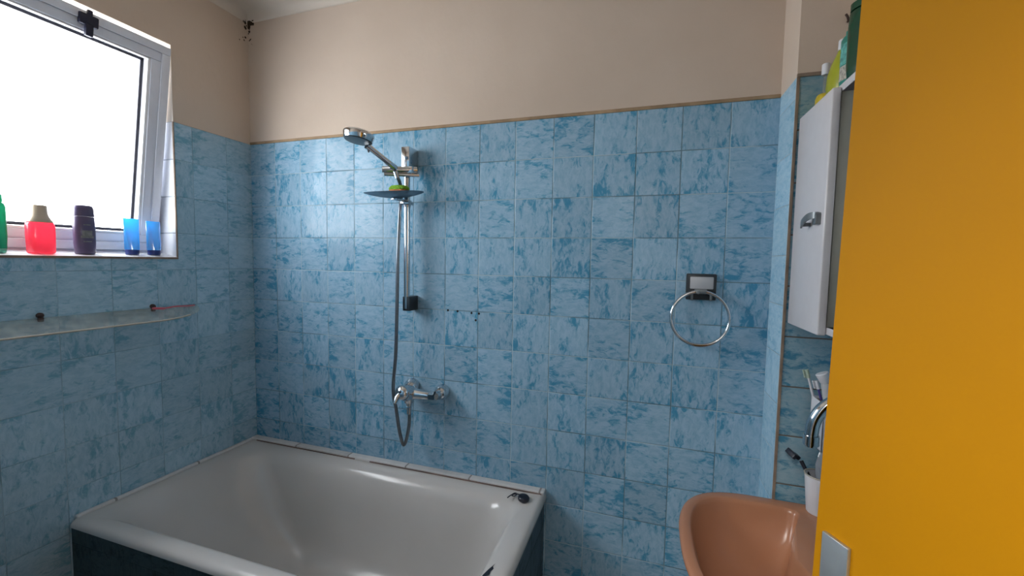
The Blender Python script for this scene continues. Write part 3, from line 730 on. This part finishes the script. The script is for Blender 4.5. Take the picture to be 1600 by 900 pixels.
t = Thing('grooming_tool', (kx, ky, .81), 'dark flat grooming tool handle standing upright in the white cup', 'grooming tool')
mb = MB(); mb.loft([sup(kx + .006 + .1 * h, ky - .008, .806 + h, .012, .004, 3) for h in (0, .05, .10, .125)]); mb.loft([sup(kx + .0195, ky - .008, .9312 + h, r_, .0045, 2.5) for h, r_ in ((0, .012), (.010, .016), (.020, .015), (.026, .008))])
t.part('tool_body', mb, 'plate_black')
t = Thing('plastic_pouch', (kx, ky, .81), 'crumpled frosted clear plastic pouch sticking out of the white cup', 'pouch')
mb = MB(); L_ = []
for h, a, b in ((0, .010, .008), (.06, .018, .014), (.10, .022, .014), (.125, .024, .017), (.150, .022, .014), (.170, .016, .008), (.178, .008, .004)):
    L_.append([(kx + .012 + math.cos(q) * a * (1 + .16 * math.sin(5 * q + h * 60)), ky - .004 + math.sin(q) * b * (1 + .2 * math.sin(4 * q + h * 90)), .812 + h) for q in (2 * math.pi * k / 30 for k in range(30))])
mb.loft(L_); t.part('pouch_body', mb, 'frosted')

# toothbrush holder on the wall beneath the cabinet
t = Thing('toothbrush_holder', (RW, -.22, 1.06), 'white wall mounted toothbrush box beneath the white bathroom cabinet', 'holder')
mb = MB(); bx0, bx1, by0, by1, bz0, bz1 = 2.318, RW, -.262, -.174, .985, 1.118
w_ = .004
mb.box((bx0, by0, bz0), (bx1, by1, bz0 + w_), 0, .001); mb.box((bx0, by0, bz0), (bx0 + w_, by1, bz1), 0, .001); mb.box((bx1 - w_, by0, bz0), (bx1, by1, bz1), 0, .001)
mb.box((bx0, by0, bz0), (bx1, by0 + w_, bz1), 0, .001); mb.box((bx0, by1 - w_, bz0), (bx1, by1, bz1), 0, .001)
t.part('box', mb, 'white_plastic')
mb = MB(); mb.box((bx0 + w_, by0 + w_, bz1 - .010), (bx1 - w_, by1 - w_, bz1 - .007)); t.part('divider', mb, 'brown_edge')
for zz in (1.068, 1.014):
    mb = MB(); mb.lathe((bx0, -.240, zz), (-1, 0, 0), [(0, .0065), (.004, .0065), (.006, .004)], 14); t.part('knob', mb, 'beige_cap', 'beige knob')
# toothbrushes
def brush(a, b, hm_, lab, hmat):
    t = Thing('toothbrush', tuple(a), lab, 'toothbrush', 'toothbrushes in the white wall box')
    a, b = Vector(a), Vector(b)
    mb = MB(); mb.tube([a, a.lerp(b, .4), a.lerp(b, .8), b], [.0045, .005, .003, .0035], 10); t.part('handle', mb, hmat)
    mb = MB(); d = (b - a).normalized(); mb.tube([b - d * .024, b], .0055, 8)
    side = Vector((-1, -.2, .1)).normalized()
    for k in range(5): mb.tube([b - d * (.004 + .0045 * k), b - d * (.004 + .0045 * k) + side * .011], .0026, 6)
    t.part('bristles', mb, hm_)
brush((2.350, -.190, 1.000), (2.300, -.180, 1.192), 'mint', 'toothbrush with pale green bristles tilted left in the white wall box', 'white_plastic')
brush((2.366, -.205, 1.000), (2.322, -.190, 1.165), 'white_plastic', 'slim violet bristled toothbrush just right of the pale green one', 'violet')
t = Thing('toothpaste_tube', (2.362, -.232, .99), 'white toothpaste tube with flat round cap upside down in the wall box', 'toothpaste')
mb = MB(); A = Vector((2.362, -.232, .995)); B = Vector((2.338, -.216, 1.168))
mb.loft([[(A + (B - A) * f_ + Vector((math.cos(q) * a, math.sin(q) * b, 0))) for q in (2 * math.pi * k / 28 for k in range(28))] for f_, a, b in ((0, .016, .003), (.4, .015, .009), (.85, .0135, .013), (1, .0135, .0135))]); t.part('tube_body', mb, 'insert')
mb = MB(); C_ = B + Vector((-.010, .008, .012)); mb.lathe(B, (-.45, .1, 1), [(0, .012), (.003, .0145), (.026, .0165), (.028, .015)], 26); t.part('tube_cap', mb, 'white_plastic', 'white cap')

# ------------------------------------------------------------------ cabinet
t = Thing('wall_cabinet', (RW, -.45, 1.61), 'white wall cabinet with one door and open shelf bay over the washbasin', 'cabinet')
fx = 2.268; z0, z1 = 1.326, 1.918; yA, yB, yC = -.166, -.392, -.86; b_ = .018
mb = MB()
mb.box((fx, yC, z1 - b_), (RW - .0005, yA, z1), 0, .0015); mb.box((fx, yC, z0), (RW - .0005, yA, z0 + b_), 0, .0015)
mb.box((fx, yA - .016, z0 + b_), (RW - .0005, yA, z1 - b_), 0, .0015); mb.box((fx, yC, z0 + b_), (RW - .0005, yC + .016, z1 - b_), 0, .0015)
t.part('carcass', mb, 'cab_white')
mb = MB(); mb.box((fx + .001, yB + .004, z0 + b_), (RW - .0005, yB + .020, z1 - b_), 0, .001); t.part('partition', mb, 'cab_side', 'greyish inner side panel')
mb = MB(); mb.box((RW - .008, yC + .016, z0 + b_), (RW - .001, yB + .004, z1 - b_)); t.part('mirror_panel', mb, 'mirror')
mb = MB(); mb.box((fx - .020, yB, z0 - .003), (fx - .001, yA - .003, z1 - .009), 0, .004, 3); dr = t.part('door', mb, 'cab_white')
mb = MB(); hx = fx - .020; hz = 1.607
mb.loft([[(x, y, z + h) for x, y, z, h in ((c[0] - .0022, c[1], c[2], -c[3]), (c[0] - .0022, c[1], c[2], c[3]), (c[0] + .0022, c[1], c[2], c[3]), (c[0] + .0022, c[1], c[2], -c[3]))]
         for c in [(*p, w) for p, w in zip(spline([(hx, -.372, hz + .006), (hx - .012, -.366, hz + .009), (hx - .020, -.345, hz + .006), (hx - .022, -.318, hz - .004), (hx - .018, -.297, hz - .010)], 5), [.008] * 21)]])
mb.box((hx - .012, -.374, hz - .014), (hx + .001, -.352, hz + .012), 0, .002); mb.box((hx - .020, -.306, hz - .014), (hx + .001, -.300, hz - .004), 0, .001)
t.part('handle', mb, 'grey_metal', 'curved grey metal handle', parent=dr)

# bottles standing on the cabinet
zc = z1 + .0008
def on_cab(name, x, y, label, cat='bottle'): return Thing(name, (x, y, zc), label, cat)
x, y = 2.296, -.405
t = on_cab('shampoo_bottle', x, y, 'tall dark green bottle on the cabinet, closest to the yellow door')
bottle_parts(t, 'body', [sup(x, y, zc + h, b, a, 2.4, rot=.5) for h, a, b in ((0, .022, .016), (.004, .027, .019), (.03, .030, .021), (.12, .031, .021), (.150, .029, .020), (.154, .024, .016))], 'dark_green')
mb = MB(); mb.loft([sup(x, y, zc + h, .0195, .0285, 2.4, rot=.5) for h in (.1545, .170)] + [sup(x, y, zc + .173, .015, .022, 2.4, rot=.5)]); t.part('cap', mb, 'dark_green')
x, y = 2.296, -.350
t = on_cab('conditioner_bottle', x, y, 'teal bottle with patterned label between the dark green and lime bottles')
bottle_parts(t, 'body', [sup(x, y, zc + h, b, a, 2.6, rot=.3) for h, a, b in ((0, .020, .014), (.003, .023, .016), (.115, .024, .017), (.122, .020, .014))], 'teal')
mb = MB(); mb.loft([sup(x, y, zc + h, .0165 + .0004, .0235 + .0006, 2.6, rot=.3) for h in (.055, .112)], False, False); t.part('label', mb, 'label_teal')
mb = MB(); mb.loft([sup(x, y, zc + h, .0165 + .0004, .0232 + .0006, 2.6, rot=.3) for h in (.018, .052)], False, False); t.part('label', mb, 'label')
mb = MB(); mb.loft([sup(x, y, zc + h, a, a, 2) for h, a in ((.1225, .013), (.132, .013), (.134, .011))]); t.part('cap', mb, 'teal')
x, y = 2.306, -.272
t = on_cab('detergent_bottle', x, y, 'lime yellow rounded detergent bottle with white cap on the cabinet')
bottle_parts(t, 'body', [sup(x, y, zc + h, a * .7, a, 2.2) for h, a in ((0, .034), (.004, .038), (.035, .042), (.065, .040), (.09, .031), (.110, .020), (.122, .014))], 'lime')
mb = MB(); mb.lathe((x, y, zc + .1225), (0, 0, 1), [(0, .0110), (.024, .0105), (.027, .008)], 22); t.part('cap', mb, 'white_plastic', 'white cap')
x, y = 2.300, -.182
t = on_cab('cleaner_bottle', x, y, 'small yellow bottle with clear neck and white cap beside the casing')
bottle_parts(t, 'body', [sup(x, y, zc + h, a * .8, a, 2.4) for h, a in ((0, .023), (.003, .024), (.036, .024), (.045, .020), (.048, .010))], 'lemon')
mb = MB(); mb.lathe((x, y, zc + .0485), (0, 0, 1), [(0, .005), (.050, .004)], 14); t.part('neck', mb, 'clear_plastic')
mb = MB(); mb.lathe((x, y, zc + .099), (0, 0, 1), [(0, .0095), (.028, .0095), (.030, .008)], 20); t.part('cap', mb, 'white_plastic', 'white cap')
# dark nail above
t = Thing('wall_hook', (2.35, BY, 2.17), 'small dark hook in the plaster beside the dark green bottle', 'hook')
mb = MB(); mb.tube(spline([(2.353, BY, 2.166), (2.351, BY - .010, 2.164), (2.347, BY - .014, 2.172), (2.343, BY - .013, 2.180)], 4), .003, 8); t.part('hook_body', mb, 'tin')

# ------------------------------------------------------------------ yellow door
dd = Vector((.454, -.891, 0)).normalized(); dn = Vector((-.891, -.454, 0)).normalized()   # along the leaf / towards the camera side
E0 = Vector((2.0803, -0.9680, 0))
ang = math.atan2(dd.y, dd.x)
hinge = E0 + dd * 0.69
dt = Thing('door_1', tuple(hinge), kind='structure')
LM = Matrix(((dd.x, dn.x, 0, E0.x), (dd.y, dn.y, 0, E0.y), (0, 0, 1, 0), (0, 0, 0, 1)))   # local (s, n, z)
SK = 0.0195                                            # the free edge leans a little, s = -0.041 at the floor
mb = MB()
def se(z): return -0.0412 + SK * z
zt = 2.02
A = [(se(0.01), -.040, .01), (.69, -.040, .01), (.69, -.040, zt), (se(zt), -.040, zt)]; B = [(s_, 0.0, z) for s_, _, z in A]
mb.loft([A, B], smooth=False); 
es = [e for e in mb.bm.edges]; bmesh.ops.bevel(mb.bm, geom=es, offset=.0025, segments=2, affect='EDGES')
bmesh.ops.transform(mb.bm, matrix=LM, verts=mb.bm.verts); leaf = dt.part('door_leaf', mb, 'yellow', 'glossy yellow painted door leaf')
mb = MB(); mb.box((-.0035, 0, .92), (.0315, .0055, 1.1555), 0, .0014); 
bmesh.ops.transform(mb.bm, matrix=LM, verts=mb.bm.verts); pt = dt.part('lock_plate', mb, 'steel', 'brushed steel lock plate')
mb = MB(); mb.tube([(.0145, .003, 1.02), (.0145, .042, 1.02)], .008, 14); mb.tube([(.0145, .042, 1.02), (.06, .046, 1.02), (.115, .042, 1.018)], [.009, .008, .007], 12)
bmesh.ops.transform(mb.bm, matrix=LM, verts=mb.bm.verts); dt.part('lever_handle', mb, 'steel')
mb = MB()
mb.box((DX0 - .06, NEAR - .001, 0), (DX0, NEAR + .012, 2.11), 0, .002); mb.box((DX0, NEAR - .001, 2.05), (RW - .001, NEAR + .012, 2.11), 0, .002)
o = mb.build('trim_3', 'yellow'); tag(o, kind='structure')

# ------------------------------------------------------------------ light
w = bpy.data.worlds.new('sky'); SC.world = w; w.use_nodes = True; nt = w.node_tree
bg = nt.nodes['Background']
tc = N(nt, 'ShaderNodeTexCoord'); sp = N(nt, 'ShaderNodeSeparateXYZ'); nt.links.new(tc.outputs['Generated'], sp.inputs[0])
skc = ramp(nt, sp.outputs[2], [(0.0, (0.60, 0.60, 0.60)), (0.45, (0.96, 0.98, 1.0)), (1.0, (0.92, 0.96, 1.0))])
mr = N(nt, 'ShaderNodeMapRange'); mr.inputs[1].default_value = -1; nt.links.new(sp.outputs[2], mr.inputs[0])
nt.links.new(skc.node.outputs[0], bg.inputs[0]); nt.links.new(mr.outputs[0], skc.node.inputs[0])
bg.inputs[1].default_value = 15
def area(name, loc, target, sx, sy, power, color, portal=False):
    l = bpy.data.lights.new(name, 'AREA'); l.shape = 'RECTANGLE'; l.size = sx; l.size_y = sy; l.energy = power; l.color = color
    o = bpy.data.objects.new(name, l); COL.objects.link(o); o.location = loc
    o.rotation_euler = (Vector(target) - Vector(loc)).to_track_quat('-Z', 'Y').to_euler()
    if portal: l.cycles.is_portal = True
    return o
area('window_portal', (-.31, (WY0 + WY1) / 2, (WZ0 + WZ1) / 2), (1, (WY0 + WY1) / 2, (WZ0 + WZ1) / 2), WZ1 - WZ0, WY1 - WY0, 1, (1, 1, 1), True)
area('hallway_fill', (1.5, -2.45, 2.55), (1.6, -2.5, 0), .8, .5, 66, (1.0, .96, .90))  # unseen fill light added in the hallway to brighten the room

# ------------------------------------------------------------------ camera
yaw, pit, roll, f = -0.3101, -0.0648, 0.0174, 653.5
fwd = Vector((math.sin(yaw) * math.cos(pit), math.cos(yaw) * math.cos(pit), math.sin(pit)))
r = Vector((math.cos(yaw), -math.sin(yaw), 0)); u = r.cross(fwd)
R2 = r * math.cos(roll) + u * math.sin(roll); U2 = -r * math.sin(roll) + u * math.cos(roll)
cam = bpy.data.cameras.new('camera'); co = bpy.data.objects.new('camera', cam); COL.objects.link(co)
co.matrix_world = Matrix(((R2.x, U2.x, -fwd.x, 1.8492), (R2.y, U2.y, -fwd.y, -1.5771), (R2.z, U2.z, -fwd.z, 1.4912), (0, 0, 0, 1)))
cam.sensor_width = 36; cam.lens = f / 1600 * 36; cam.clip_start = 0.02
SC.camera = co
SC.view_settings.view_transform = 'Standard'; SC.view_settings.look = 'None'; SC.view_settings.exposure = 0.0
